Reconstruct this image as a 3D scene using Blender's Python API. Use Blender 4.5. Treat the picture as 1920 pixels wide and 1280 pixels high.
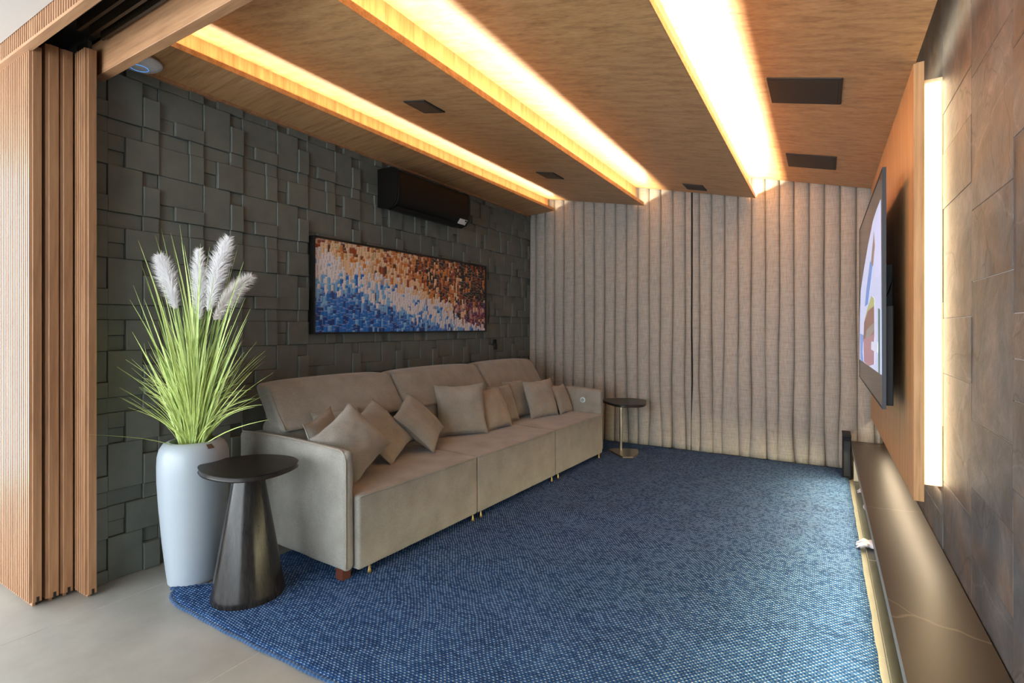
import bpy, math, random
from mathutils import Vector, Matrix, noise
random.seed(7)
for o in list(bpy.data.objects): bpy.data.objects.remove(o)
SC = bpy.context.scene
COL = SC.collection
R = math.radians

# ------------------------------------------------------------------ camera
F, CX, HY, H = 970.0, 960.0, 612.0, 1.2           # pixels of a 1920x1280 frame, eye height in metres
TH = math.atan2(1545 - CX, F)
S_, C_ = math.sin(TH), math.cos(TH)
cam = bpy.data.cameras.new('camera'); camo = bpy.data.objects.new('camera', cam); COL.objects.link(camo)
camo.location = (0, 0, H); camo.rotation_euler = (math.pi/2, 0, TH)
cam.sensor_width = 36; cam.lens = 36*F/1920; cam.shift_y = -(640-HY)/1920; cam.clip_start = 0.02
SC.camera = camo
SC.view_settings.view_transform = 'Standard'; SC.view_settings.look = 'None'
SC.view_settings.gamma = 1; SC.view_settings.use_curve_mapping = False
SC.view_settings.exposure = 0.74
# ------------------------------------------------------------------ daylight (the living area behind is open to it)
w = bpy.data.worlds.new('world'); SC.world = w; w.use_nodes = True
bg = w.node_tree.nodes['Background']; bg.inputs[0].default_value = (0.86, 0.94, 1.0, 1); bg.inputs[1].default_value = 5.0
WARM = (1.0, 0.80, 0.54); YEL = (1.0, 0.87, 0.50)
def area(name, loc, direction, sx, sy, power, col, spread=180):
    l = bpy.data.lights.new(name, 'AREA'); l.shape = 'RECTANGLE'; l.size = sx; l.size_y = sy
    l.energy = power; l.color = col; l.spread = R(spread)
    o = bpy.data.objects.new(name, l); COL.objects.link(o); o.location = loc
    zz = -Vector(direction).normalized(); yy = Vector((0, 1, 0)); xx = yy.cross(zz).normalized()   # long side runs along Y
    o.rotation_euler = Matrix((xx, yy, zz)).transposed().to_euler()
    return o
# timber ceiling: (tip x, tip z) of each sloping panel, (x, z) where the next one starts
TIPS = [(-2.55, 2.480), (-1.55, 2.415), (-0.532, 2.360)]
STARTS = [(-2.645, 2.618), (-1.648, 2.612), (-0.602, 2.558)]
CY0, CY1 = 1.085, 5.135
SLOPES = (0.063, -0.185, -0.226)
LEDZ = [0.0125-0.030*m+0.0045 for m in SLOPES]        # just above the board, 30 mm behind the lip
for (tx, tz), dz, pw in zip(TIPS, LEDZ, (17, 34, 72)):
    area('cove_led_light', (tx-0.030, (CY0+CY1)/2, tz+dz), (0.9, 0, 1), 0.008, CY1-CY0-0.06, pw, WARM)
area('console_led_light', (0.1940, 2.85, 0.2231), (-0.95, 0, -0.30), 0.004, 3.7, 30, YEL, 158)
area('panel_led_light', (0.415, 3.95, 0.50), (-0.35, 0, -1), 0.012, 2.2, 2.6, WARM)
area('slot_fill_light', (0.350, 3.1, 2.37), (1, 0, 0.5), 0.010, 3.9, 3.0, WARM)  # unseen lamp, added to brighten the slate past the ceiling's right edge

# ------------------------------------------------------------------ pixel helpers
def ray(px, py):
    u = (px-CX)/F; v = (HY-py)/F
    return (u*C_-S_, u*S_+C_, v)
def onz(px, py, z):
    r = ray(px, py); t = (z-H)/r[2]; return Vector((r[0]*t, r[1]*t, z))
def onx(px, py, x):
    r = ray(px, py); t = x/r[0]; return Vector((x, r[1]*t, H+r[2]*t))
def ony(px, py, y):
    r = ray(px, py); t = y/r[1]; return Vector((r[0]*t, y, H+r[2]*t))
def proj(p):
    d = -S_*p[0]+C_*p[1]; l = C_*p[0]+S_*p[1]
    return CX+F*l/d, HY-F*(p[2]-H)/d, d
def onslope(px, py, a, b):
    (xa, za), (xb, zb) = a, b; m = (zb-za)/(xb-xa); r = ray(px, py)
    t = (za-H-m*xa)/(r[2]-m*r[0]); return Vector((r[0]*t, r[1]*t, H+r[2]*t))

# ------------------------------------------------------------------ materials
def nt(name):
    m = bpy.data.materials.new(name); m.use_nodes = True
    t = m.node_tree; b = t.nodes['Principled BSDF']
    return m, t, b
def N(t, kind, **kw):
    n = t.nodes.new(kind)
    for k, v in kw.items():
        if k.startswith('i_'): n.inputs[k[2:].replace('_', ' ')].default_value = v
        else: setattr(n, k, v)
    return n
def ramp(t, src, stops):
    r = t.nodes.new('ShaderNodeValToRGB'); e = r.color_ramp.elements
    while len(e) < len(stops): e.new(0.5)
    for q, (p, c) in zip(e, stops): q.position = p; q.color = (*c, 1)
    t.links.new(src, r.inputs[0]); return r
def coords(t, scale, kind='Object', rot=(0, 0, 0)):
    tc = N(t, 'ShaderNodeTexCoord'); mp = N(t, 'ShaderNodeMapping')
    mp.inputs['Scale'].default_value = scale; mp.inputs['Rotation'].default_value = rot
    t.links.new(tc.outputs[kind], mp.inputs[0]); return mp.outputs[0]
def bump(t, b, h, strength, dist):
    n = N(t, 'ShaderNodeBump'); n.inputs['Strength'].default_value = strength; n.inputs['Distance'].default_value = dist
    t.links.new(h, n.inputs['Height']); t.links.new(n.outputs[0], b.inputs['Normal']); return n
def plain(name, col, rough=0.5, metal=0.0, spec=0.5, emit=None, estr=0):
    m, t, b = nt(name); b.inputs['Base Color'].default_value = (*col, 1); b.inputs['Roughness'].default_value = rough
    b.inputs['Metallic'].default_value = metal; b.inputs['Specular IOR Level'].default_value = spec
    if emit: b.inputs['Emission Color'].default_value = (*emit, 1); b.inputs['Emission Strength'].default_value = estr
    return m
def wood(name, c0, c1, c2, scale, rough=0.42, bumps=0.15):
    """streaky veneer; scale is small along the grain"""
    m, t, b = nt(name)
    v = coords(t, scale)
    n1 = N(t, 'ShaderNodeTexNoise', i_Scale=1.0, i_Detail=6.0, i_Roughness=0.6, i_Distortion=0.25); t.links.new(v, n1.inputs['Vector'])
    v2 = coords(t, tuple(s*4.3 for s in scale))
    n2 = N(t, 'ShaderNodeTexNoise', i_Scale=1.0, i_Detail=3.0); t.links.new(v2, n2.inputs['Vector'])
    mx = N(t, 'ShaderNodeMix', data_type='FLOAT'); mx.inputs[0].default_value = 0.35
    t.links.new(n1.outputs[0], mx.inputs[2]); t.links.new(n2.outputs[0], mx.inputs[3])
    r = ramp(t, mx.outputs[0], [(0.30, c0), (0.5, c1), (0.70, c2)])
    t.links.new(r.outputs[0], b.inputs['Base Color']); b.inputs['Roughness'].default_value = rough
    b.inputs['Specular IOR Level'].default_value = 0.35
    bump(t, b, mx.outputs[0], bumps, 0.002)
    return m
OAK = ((0.30, 0.150, 0.062), (0.52, 0.295, 0.132), (0.64, 0.395, 0.195))
M = {}
M['wood_ceil'] = wood('ceiling veneer', *OAK, (0.28, 30, 30))
M['wood_vert'] = wood('vertical veneer', *OAK, (26, 26, 1.5))
M['wood_wall'] = wood('wall veneer', *OAK, (30, 30, 1.2))
M['wood_door'] = wood('door timber', (0.235, 0.115, 0.058), (0.36, 0.190, 0.098), (0.45, 0.26, 0.142), (22, 22, 1.8))
M['wood_beam'] = wood('beam timber', (0.25, 0.125, 0.06), (0.40, 0.21, 0.105), (0.50, 0.285, 0.15), (1.8, 24, 24))
M['pale_batten'] = wood('pale batten', (0.55, 0.42, 0.27), (0.66, 0.52, 0.35), (0.74, 0.6, 0.42), (20, 20, 2))
M['black'] = plain('matt black', (0.006, 0.006, 0.007), 0.55)
M['rail'] = plain('bronze rail', (0.05, 0.035, 0.02), 0.4, 0.7)
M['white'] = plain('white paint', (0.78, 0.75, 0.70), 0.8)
M['white_plastic'] = plain('white plastic', (0.72, 0.74, 0.78), 0.4)
M['blue_glow'] = plain('blue ring', (0.05, 0.2, 0.9), 0.4, emit=(0.1, 0.4, 1.0), estr=0.5)
M['grout'] = plain('grout', (0.72, 0.70, 0.66), 0.9)
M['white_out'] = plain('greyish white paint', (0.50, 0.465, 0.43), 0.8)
M['dark_grout'] = plain('dark joint', (0.05, 0.05, 0.048), 0.9)
M['pale_grout'] = plain('pale joint', (0.55, 0.55, 0.54), 0.9)
M['speaker'] = plain('speaker grille', (0.028, 0.021, 0.015), 0.6)
M['speaker_brown'] = plain('brown speaker grille', (0.085, 0.055, 0.032), 0.6)
M['ac'] = plain('black gloss plastic', (0.006, 0.005, 0.0045), 0.5, spec=0.2)
M['ac_dark'] = plain('black louvre', (0.005, 0.005, 0.005), 0.5)
M['sticker'] = plain('white sticker', (0.7, 0.7, 0.7), 0.5)
M['frame'] = plain('black picture frame', (0.008, 0.008, 0.008), 0.4)
M['led'] = plain('led diffuser', (1, 0.9, 0.75), 0.5, emit=(1.0, 0.74, 0.42), estr=5.5)
M['tvglass'] = plain('tv glass', (0.012, 0.011, 0.011), 0.12, spec=0.6)
M['tvbody'] = plain('tv body', (0.010, 0.011, 0.013), 0.5, spec=0.25)
M['tvedge'] = plain('tv metal edge', (0.030, 0.036, 0.046), 0.5, 0.0)
M['steel'] = plain('brushed bronze steel', (0.45, 0.38, 0.30), 0.32, 1.0)
M['brass'] = plain('brass glide', (0.30, 0.22, 0.10), 0.4, 1.0)
M['redwood'] = plain('red brown wooden leg', (0.10, 0.028, 0.015), 0.4)
M['cream'] = plain('cream painted board', (0.70, 0.64, 0.45), 0.6)
M['edge_grey'] = plain('grey stone edge', (0.22, 0.22, 0.20), 0.5)
M['tag'] = plain('brown leather tag', (0.09, 0.045, 0.035), 0.6)
M['soil'] = plain('dark filling', (0.03, 0.03, 0.02), 0.9)
M['button'] = plain('pale blue button', (0.55, 0.70, 0.78), 0.35)
M['button_dark'] = plain('grey button ring', (0.25, 0.30, 0.34), 0.4)

def concrete(name, c0, c1, scale, rough, bstr=0.2):
    m, t, b = nt(name); v = coords(t, (scale,)*3)
    n = N(t, 'ShaderNodeTexNoise', i_Scale=1.0, i_Detail=7.0, i_Roughness=0.6); t.links.new(v, n.inputs['Vector'])
    r = ramp(t, n.outputs[0], [(0.3, c0), (0.7, c1)]); t.links.new(r.outputs[0], b.inputs['Base Color'])
    b.inputs['Roughness'].default_value = rough
    bump(t, b, n.outputs[0], bstr, 0.002); return m
M['tile_wall'] = concrete('charcoal cement tile', (0.116, 0.129, 0.112), (0.157, 0.168, 0.146), 9, 0.55)
M['floor'] = concrete('greige porcelain', (0.27, 0.262, 0.235), (0.35, 0.34, 0.305), 4, 0.42, 0.05)
M['vase'] = concrete('matt white ceramic', (0.34, 0.39, 0.44), (0.37, 0.42, 0.47), 3, 0.35, 0.02)

def slate():
    m, t, b = nt('slate'); tc = N(t, 'ShaderNodeTexCoord')
    oi = N(t, 'ShaderNodeObjectInfo')
    ad = N(t, 'ShaderNodeVectorMath', operation='ADD'); t.links.new(tc.outputs['Object'], ad.inputs[0])
    sc = N(t, 'ShaderNodeVectorMath', operation='SCALE'); sc.inputs['Scale'].default_value = 7.0
    cmb = N(t, 'ShaderNodeCombineXYZ'); [t.links.new(oi.outputs['Random'], cmb.inputs[i]) for i in range(3)]
    t.links.new(cmb.outputs[0], sc.inputs[0]); t.links.new(sc.outputs[0], ad.inputs[1])
    n1 = N(t, 'ShaderNodeTexNoise', i_Scale=3.6, i_Detail=10.0, i_Roughness=0.72, i_Distortion=0.35); t.links.new(ad.outputs[0], n1.inputs['Vector'])
    n2 = N(t, 'ShaderNodeTexNoise', i_Scale=1.7, i_Detail=3.0, i_Distortion=1.5); t.links.new(ad.outputs[0], n2.inputs['Vector'])
    r1 = ramp(t, n1.outputs[0], [(0.30, (0.034, 0.036, 0.040)), (0.5, (0.094, 0.096, 0.100)), (0.70, (0.175, 0.172, 0.170))])
    r2 = ramp(t, n2.outputs[0], [(0.45, (1, 1, 1)), (0.68, (1.25, 0.90, 0.66))])
    mx = N(t, 'ShaderNodeMix', data_type='RGBA', blend_type='MULTIPLY'); mx.inputs[0].default_value = 1
    t.links.new(r1.outputs[0], mx.inputs[6]); t.links.new(r2.outputs[0], mx.inputs[7])
    # fine pale veins
    vo = N(t, 'ShaderNodeTexVoronoi', feature='DISTANCE_TO_EDGE', i_Scale=1.3); 
    dn = N(t, 'ShaderNodeMix', data_type='VECTOR'); dn.inputs[0].default_value = 0.12
    t.links.new(ad.outputs[0], dn.inputs[4]); t.links.new(n1.outputs['Color'], dn.inputs[5]); t.links.new(dn.outputs[1], vo.inputs['Vector'])
    r3 = ramp(t, vo.outputs['Distance'], [(0.0, (0.10, 0.09, 0.08)), (0.006, (0, 0, 0))])
    m2 = N(t, 'ShaderNodeMix', data_type='RGBA', blend_type='ADD'); m2.inputs[0].default_value = 0.5
    t.links.new(mx.outputs[2], m2.inputs[6]); t.links.new(r3.outputs[0], m2.inputs[7])
    # dark clefts where the stone split
    n3 = N(t, 'ShaderNodeTexNoise', i_Scale=1.5, i_Detail=3.0, i_Distortion=0.7); t.links.new(ad.outputs[0], n3.inputs['Vector'])
    r4 = ramp(t, n3.outputs[0], [(0.474, (1, 1, 1)), (0.480, (0.35, 0.33, 0.32)), (0.486, (1, 1, 1))])
    m3 = N(t, 'ShaderNodeMix', data_type='RGBA', blend_type='MULTIPLY'); m3.inputs[0].default_value = 0.8
    t.links.new(m2.outputs[2], m3.inputs[6]); t.links.new(r4.outputs[0], m3.inputs[7])
    t.links.new(m3.outputs[2], b.inputs['Base Color'])
    b.inputs['Roughness'].default_value = 0.52; b.inputs['Specular IOR Level'].default_value = 0.45
    bump(t, b, n1.outputs[0], 0.6, 0.014); return m
M['slate'] = slate()

def marble(name, base, vein, rough):
    m, t, b = nt(name); v = coords(t, (1, 1, 1))
    n1 = N(t, 'ShaderNodeTexNoise', i_Scale=1.6, i_Detail=4.0); t.links.new(v, n1.inputs['Vector'])
    dn = N(t, 'ShaderNodeMix', data_type='VECTOR'); dn.inputs[0].default_value = 0.35
    t.links.new(v, dn.inputs[4]); t.links.new(n1.outputs['Color'], dn.inputs[5])
    vo = N(t, 'ShaderNodeTexVoronoi', feature='DISTANCE_TO_EDGE', i_Scale=1.15); t.links.new(dn.outputs[1], vo.inputs['Vector'])
    r = ramp(t, vo.outputs['Distance'], [(0.0, vein), (0.0028, base)])
    t.links.new(r.outputs[0], b.inputs['Base Color']); b.inputs['Roughness'].default_value = rough
    return m
M['marble_top'] = marble('brown black marble', (0.034, 0.026, 0.019), (0.16, 0.13, 0.10), 0.36)
M['marble_base'] = marble('black marble', (0.02, 0.019, 0.015), (0.30, 0.28, 0.24), 0.3)

def fabric(name, c0, c1, weave=700, mott=9, bstr=0.35, sheen=0.3, aniso=(1, 1, 1)):
    m, t, b = nt(name)
    v = coords(t, (1, 1, 1)); va = coords(t, aniso)
    n1 = N(t, 'ShaderNodeTexNoise', i_Scale=mott, i_Detail=5.0, i_Roughness=0.6); t.links.new(v, n1.inputs['Vector'])
    n2 = N(t, 'ShaderNodeTexNoise', i_Scale=weave, i_Detail=2.0); t.links.new(va, n2.inputs['Vector'])
    mx = N(t, 'ShaderNodeMix', data_type='FLOAT'); mx.inputs[0].default_value = 0.5
    t.links.new(n1.outputs[0], mx.inputs[2]); t.links.new(n2.outputs[0], mx.inputs[3])
    r = ramp(t, mx.outputs[0], [(0.35, c0), (0.65, c1)]); t.links.new(r.outputs[0], b.inputs['Base Color'])
    b.inputs['Roughness'].default_value = 0.9; b.inputs['Specular IOR Level'].default_value = 0.15
    b.inputs['Sheen Weight'].default_value = sheen
    bump(t, b, n2.outputs[0], bstr, 0.001); return m
M['sofa'] = fabric('sofa chenille', (0.217, 0.205, 0.180), (0.348, 0.332, 0.295), 260, 7)
M['pillow'] = fabric('pillow chenille', (0.222, 0.209, 0.183), (0.350, 0.333, 0.296), 260, 8)
M['pillow_tan'] = fabric('tan pillow chenille', (0.275, 0.235, 0.185), (0.39, 0.345, 0.28), 260, 8)
M['piping'] = fabric('pale piping', (0.25, 0.22, 0.18), (0.33, 0.29, 0.24), 300, 8)

def linen():
    m, t, b = nt('linen curtain')
    va = coords(t, (420, 420, 14)); vb = coords(t, (10, 10, 380)); vc = coords(t, (3, 3, 1))
    a = N(t, 'ShaderNodeTexNoise', i_Scale=1.0, i_Detail=2.0); t.links.new(va, a.inputs['Vector'])
    c = N(t, 'ShaderNodeTexNoise', i_Scale=1.0, i_Detail=2.0); t.links.new(vb, c.inputs['Vector'])
    mx = N(t, 'ShaderNodeMix', data_type='FLOAT'); mx.inputs[0].default_value = 0.45
    t.links.new(a.outputs[0], mx.inputs[2]); t.links.new(c.outputs[0], mx.inputs[3])
    r = ramp(t, mx.outputs[0], [(0.32, (0.25, 0.232, 0.205)), (0.5, (0.39, 0.366, 0.325)), (0.68, (0.50, 0.472, 0.422))])
    t.links.new(r.outputs[0], b.inputs['Base Color']); b.inputs['Roughness'].default_value = 0.9
    b.inputs['Specular IOR Level'].default_value = 0.1
    bump(t, b, mx.outputs[0], 0.25, 0.001); return m
M['linen'] = linen()

def rugmat():
    m, t, b = nt('woven blue rug')
    tc = N(t, 'ShaderNodeTexCoord'); sx = N(t, 'ShaderNodeSeparateXYZ'); t.links.new(tc.outputs['Object'], sx.inputs[0])
    def math_(op, a, bb=None, val=None):
        n = N(t, 'ShaderNodeMath', operation=op)
        if hasattr(a, 'links'): t.links.new(a, n.inputs[0])
        else: n.inputs[0].default_value = a
        if bb is not None:
            if hasattr(bb, 'links'): t.links.new(bb, n.inputs[1])
            else: n.inputs[1].default_value = bb
        return n.outputs[0]
    # gentle wander of the rows
    nz = N(t, 'ShaderNodeTexNoise', i_Scale=2.5, i_Detail=2.0); t.links.new(tc.outputs['Object'], nz.inputs['Vector'])
    wob = math_('MULTIPLY', math_('SUBTRACT', nz.outputs[0], 0.5), 0.05)
    u = math_('DIVIDE', math_('ADD', sx.outputs[0], wob), 0.0175)
    v = math_('DIVIDE', math_('ADD', sx.outputs[1], wob), 0.0105)
    row = math_('FLOOR', v)
    u2 = math_('ADD', u, math_('MULTIPLY', math_('MODULO', row, 2.0), 0.5))
    fu = math_('SUBTRACT', math_('FRACT', u2), 0.5); fv = math_('SUBTRACT', math_('FRACT', v), 0.5)
    d2 = math_('ADD', math_('MULTIPLY', fu, fu), math_('MULTIPLY', math_('MULTIPLY', fv, fv), 0.8))
    dist = math_('SQRT', d2)
    h = math_('SUBTRACT', 1.0, math_('MULTIPLY', dist, 1.6))
    cell = N(t, 'ShaderNodeCombineXYZ'); t.links.new(math_('FLOOR', u2), cell.inputs[0]); t.links.new(row, cell.inputs[1])
    wn = N(t, 'ShaderNodeTexWhiteNoise', noise_dimensions='3D'); t.links.new(cell.outputs[0], wn.inputs[0])
    big = N(t, 'ShaderNodeTexNoise', i_Scale=5.0, i_Detail=4.0); t.links.new(tc.outputs['Object'], big.inputs['Vector'])
    blue = ramp(t, math_('ADD', math_('MULTIPLY', wn.outputs[0], 0.5), math_('MULTIPLY', big.outputs[0], 0.5)),
                [(0.2, (0.008, 0.035, 0.118)), (0.55, (0.018, 0.070, 0.205)), (0.85, (0.038, 0.112, 0.275))])
    wmask = ramp(t, dist, [(0.13, (1, 1, 1)), (0.25, (0, 0, 0))])
    wrand = ramp(t, wn.outputs[0], [(0.10, (0.3, 0.3, 0.3)), (0.6, (1, 1, 1))])
    fac = math_('MULTIPLY', wmask.outputs[0], wrand.outputs[0])
    mx = N(t, 'ShaderNodeMix', data_type='RGBA'); t.links.new(fac, mx.inputs[0])
    t.links.new(blue.outputs[0], mx.inputs[6]); mx.inputs[7].default_value = (0.40, 0.46, 0.52, 1)
    t.links.new(mx.outputs[2], b.inputs['Base Color']); b.inputs['Roughness'].default_value = 0.95
    b.inputs['Specular IOR Level'].default_value = 0.1
    bump(t, b, h, 0.8, 0.006); return m
M['rug'] = rugmat()
M['rug_edge'] = fabric('blue rug binding', (0.012, 0.04, 0.11), (0.03, 0.09, 0.2), 200, 20)
M['ebony'] = wood('black stained oak', (0.006, 0.005, 0.005), (0.016, 0.014, 0.013), (0.035, 0.032, 0.030), (40, 40, 3), 0.2, 0.2)
M['ebony_top'] = wood('black stained oak top', (0.008, 0.007, 0.007), (0.018, 0.016, 0.015), (0.032, 0.029, 0.027), (3, 40, 40), 0.35, 0.2)
def vcol(name, rough=0.5, emit=0.0):
    m, t, b = nt(name); a = N(t, 'ShaderNodeVertexColor', layer_name='Col')
    t.links.new(a.outputs[0], b.inputs['Base Color']); b.inputs['Roughness'].default_value = rough
    if emit:
        t.links.new(a.outputs[0], b.inputs['Emission Color']); b.inputs['Emission Strength'].default_value = emit
        b.inputs['Base Color'].default_value = (0, 0, 0, 1)
        for l in list(b.inputs['Base Color'].links): t.links.remove(l)
    return m
M['print'] = vcol('printed canvas', 0.45)
M['screen'] = vcol('lit screen picture', 0.2, 0.55)
def leafmat(name, c0, c1, scale=6):
    m, t, b = nt(name); oi = N(t, 'ShaderNodeObjectInfo'); v = coords(t, (30, 30, 2))
    n = N(t, 'ShaderNodeTexNoise', i_Scale=scale, i_Detail=2.0); t.links.new(v, n.inputs['Vector'])
    ad = N(t, 'ShaderNodeMath', operation='ADD'); t.links.new(n.outputs[0], ad.inputs[0])
    mu = N(t, 'ShaderNodeMath', operation='MULTIPLY'); t.links.new(oi.outputs['Random'], mu.inputs[0]); mu.inputs[1].default_value = 0.5
    t.links.new(mu.outputs[0], ad.inputs[1])
    r = ramp(t, ad.outputs[0], [(0.4, c0), (1.0, c1)]); t.links.new(r.outputs[0], b.inputs['Base Color'])
    b.inputs['Roughness'].default_value = 0.45; return m
M['blade'] = leafmat('grass blade', (0.20, 0.35, 0.045), (0.60, 0.70, 0.24))
M['fine'] = leafmat('fine grass', (0.24, 0.38, 0.05), (0.60, 0.70, 0.22))
M['plume'] = plain('white plume', (0.86, 0.84, 0.84), 0.8)
M['plume_grey'] = plain('greyish plume', (0.62, 0.57, 0.52), 0.8)
M['stalk'] = plain('green stalk', (0.08, 0.17, 0.03), 0.5)
M['towel'] = plain('white cotton', (0.75, 0.72, 0.80), 0.9)

# ------------------------------------------------------------------ mesh builder
class MB:
    def __init__(s): s.v = []; s.f = []; s.c = []
    def quad(s, a, b, c, d, col=None):
        i = len(s.v); s.v += [tuple(a), tuple(b), tuple(c), tuple(d)]; s.f.append((i, i+1, i+2, i+3)); s.c.append(col)
    def poly(s, pts, col=None):
        i = len(s.v); s.v += [tuple(p) for p in pts]; s.f.append(tuple(range(i, i+len(pts)))); s.c.append(col)
    def box(s, x0, x1, y0, y1, z0, z1):
        i = len(s.v)
        s.v += [(x, y, z) for x in (x0, x1) for y in (y0, y1) for z in (z0, z1)]
        for f in ((0, 1, 3, 2), (4, 6, 7, 5), (0, 4, 5, 1), (2, 3, 7, 6), (0, 2, 6, 4), (1, 5, 7, 3)):
            s.f.append(tuple(i+k for k in f)); s.c.append(None)
        return s
    def prism(s, pts, axis, a0, a1):
        """extrude 2D polygon (list of (p,q)) along axis: 'y' -> (p,a,q), 'z' -> (p,q,a), 'x' -> (a,p,q)"""
        mk = {'y': lambda p, q, a: (p, a, q), 'z': lambda p, q, a: (p, q, a), 'x': lambda p, q, a: (a, p, q)}[axis]
        n = len(pts); i = len(s.v)
        s.v += [mk(p, q, a0) for p, q in pts] + [mk(p, q, a1) for p, q in pts]
        s.f.append(tuple(range(i, i+n))); s.f.append(tuple(range(i+2*n-1, i+n-1, -1))); s.c += [None, None]
        for k in range(n):
            s.f.append((i+k, i+(k+1) % n, i+n+(k+1) % n, i+n+k)); s.c.append(None)
        return s
    def grid(s, fn, nu, nv, closed_u=False):
        i = len(s.v); cu = nu if closed_u else nu+1
        for a in range(cu):
            for b in range(nv+1): s.v.append(tuple(fn(a/nu, b/nv)))
        for a in range(nu):
            for b in range(nv):
                a2 = (a+1) % cu
                s.f.append((i+a*(nv+1)+b, i+a2*(nv+1)+b, i+a2*(nv+1)+b+1, i+a*(nv+1)+b+1)); s.c.append(None)
        return s
    def tube(s, pts, rad, n=8):
        pts = [Vector(p) for p in pts]; i = len(s.v); up = Vector((0.31, 0.2, 0.93))
        for k, p in enumerate(pts):
            d = (pts[min(k+1, len(pts)-1)]-pts[max(k-1, 0)]).normalized()
            a = d.cross(up); a = a.normalized() if a.length > 1e-4 else Vector((1, 0, 0)); b = d.cross(a)
            r = rad[k] if isinstance(rad, (list, tuple)) else rad
            for j in range(n):
                q = 2*math.pi*j/n; s.v.append(tuple(p+a*r*math.cos(q)+b*r*math.sin(q)))
        for k in range(len(pts)-1):
            for j in range(n):
                s.f.append((i+k*n+j, i+k*n+(j+1) % n, i+(k+1)*n+(j+1) % n, i+(k+1)*n+j)); s.c.append(None)
        s.f.append(tuple(i+j for j in range(n-1, -1, -1))); s.f.append(tuple(i+(len(pts)-1)*n+j for j in range(n))); s.c += [None, None]
        return s
    def lathe(s, prof, n=40, c=(0, 0)):
        i = len(s.v)
        for r, z in prof:
            for j in range(n):
                q = 2*math.pi*j/n; s.v.append((c[0]+r*math.cos(q), c[1]+r*math.sin(q), z))
        for k in range(len(prof)-1):
            for j in range(n):
                s.f.append((i+k*n+j, i+k*n+(j+1) % n, i+(k+1)*n+(j+1) % n, i+(k+1)*n+j)); s.c.append(None)
        s.f.append(tuple(i+j for j in range(n-1, -1, -1))); s.f.append(tuple(i+(len(prof)-1)*n+j for j in range(n))); s.c += [None, None]
        return s
    def build(s, name, mat, parent=None, smooth=False, bevel=0, seg=2, label=None):
        me = bpy.data.meshes.new(name); me.from_pydata(s.v, [], s.f); me.validate(); me.update()
        me.materials.append(mat)
        if any(c is not None for c in s.c):
            at = me.color_attributes.new('Col', 'FLOAT_COLOR', 'CORNER')
            for p, c in zip(me.polygons, s.c):
                for li in p.loop_indices: at.data[li].color = (*(c or (0, 0, 0)), 1)
        if smooth:
            me.polygons.foreach_set('use_smooth', [True]*len(me.polygons))
            if smooth != 'all':
                try: me.set_sharp_from_angle(angle=R(38))
                except Exception: pass
        o = bpy.data.objects.new(name, me); COL.objects.link(o)
        if bevel:
            md = o.modifiers.new('bevel', 'BEVEL'); md.width = bevel; md.segments = seg; md.limit_method = 'ANGLE'; md.angle_limit = R(40)
        if parent is not None: o.parent = parent
        if label: o['label'] = label
        return o
def thing(name, label, cat, loc=(0, 0, 0), rz=0, group=None):
    o = bpy.data.objects.new(name, None); COL.objects.link(o); o.location = loc; o.rotation_euler = (0, 0, rz)
    o.empty_display_size = 0.1
    o['label'] = label; o['category'] = cat
    if group: o['group'] = group
    return o
def tag(o, label, cat, group=None):
    o['label'] = label; o['category'] = cat
    if group: o['group'] = group
    return o
def struct(o, label=None, cat=None):
    o['kind'] = 'structure'
    if label: o['label'] = label
    if cat: o['category'] = cat
    return o
def srand(*k): return noise.noise(Vector((k[0]*1.37+.11, (k[1] if len(k) > 1 else 0)*1.71+.23, (k[2] if len(k) > 2 else 0)*1.13+.37)))

# ================================================================== SETTING
XL, XS, YB = -2.9, 0.4425, 5.42            # tiled wall, slate wall, wall behind the curtain
# floor: grout bed + porcelain tiles
fl = struct(MB().box(-5.5, 0.60, -3.2, 5.6, -0.05, -0.0008).build('floor', M['grout']), 'greige porcelain floor tiles with pale joints', 'floor')
tw, tl = 0.8655, 1.735
xs0 = -2.648
k = 0
for i in range(-4, 5):
    xa = xs0+i*tw; xb = min(xa+tw, 0.60)
    if xb <= -5.5 or xa >= 0.60: continue
    off = (-3.2, -2.9-tl)[i % 2]
    y = off
    while y < 5.6:
        a, b2 = max(y, -3.2), min(y+tl, 5.6)
        if b2-a > 0.02:
            MB().box(max(xa, -5.5)+0.0015, xb-0.0015, a+0.0015, b2-0.0015, -0.03, 0).build('tile', M['floor'], fl)
        y += tl
# left wall with relief tiles
wl = struct(MB().box(XL-0.12, XL, 1.03, YB+0.1, 0, 2.85).build('wall_left', M['dark_grout']), 'charcoal cement relief tile wall of stepped rectangles', 'wall')
U = 0.44/6
MOD = [(0, 2, 0, 3, .020), (2, 3, 0, 1, .005), (2, 3, 1, 3, .032), (0, 2, 3, 4, .008), (2, 3, 3, 4, .020), (0, 1, 4, 5, .011), (0, 1, 5, 6, .004), (1, 3, 4, 6, .026),
       (3, 6, 0, 2, .013), (3, 4, 2, 3, .010), (4, 6, 2, 3, .027), (3, 5, 3, 4, .005), (5, 6, 3, 4, .018), (3, 5, 4, 6, .015), (5, 6, 4, 6, .025)]
pieces = []
for mi in range(-1, 10):
    for mj in range(-1, 7):
        for (a, b2, c, d, dep) in MOD:
            y0, y1 = 1.10+mi*0.44+a*U, 1.10+mi*0.44+b2*U
            z1, z0 = 2.405-mj*0.44-c*U, 2.405-mj*0.44-d*U
            y0, y1, z0, z1 = max(y0, 1.03), min(y1, YB), max(z0, 0), min(z1, 2.452)
            if y1-y0 < 0.012 or z1-z0 < 0.012: continue
            pieces.append((y0, y1, z0, z1, max(0.003, dep+random.uniform(-.0015, .0015))))
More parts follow.
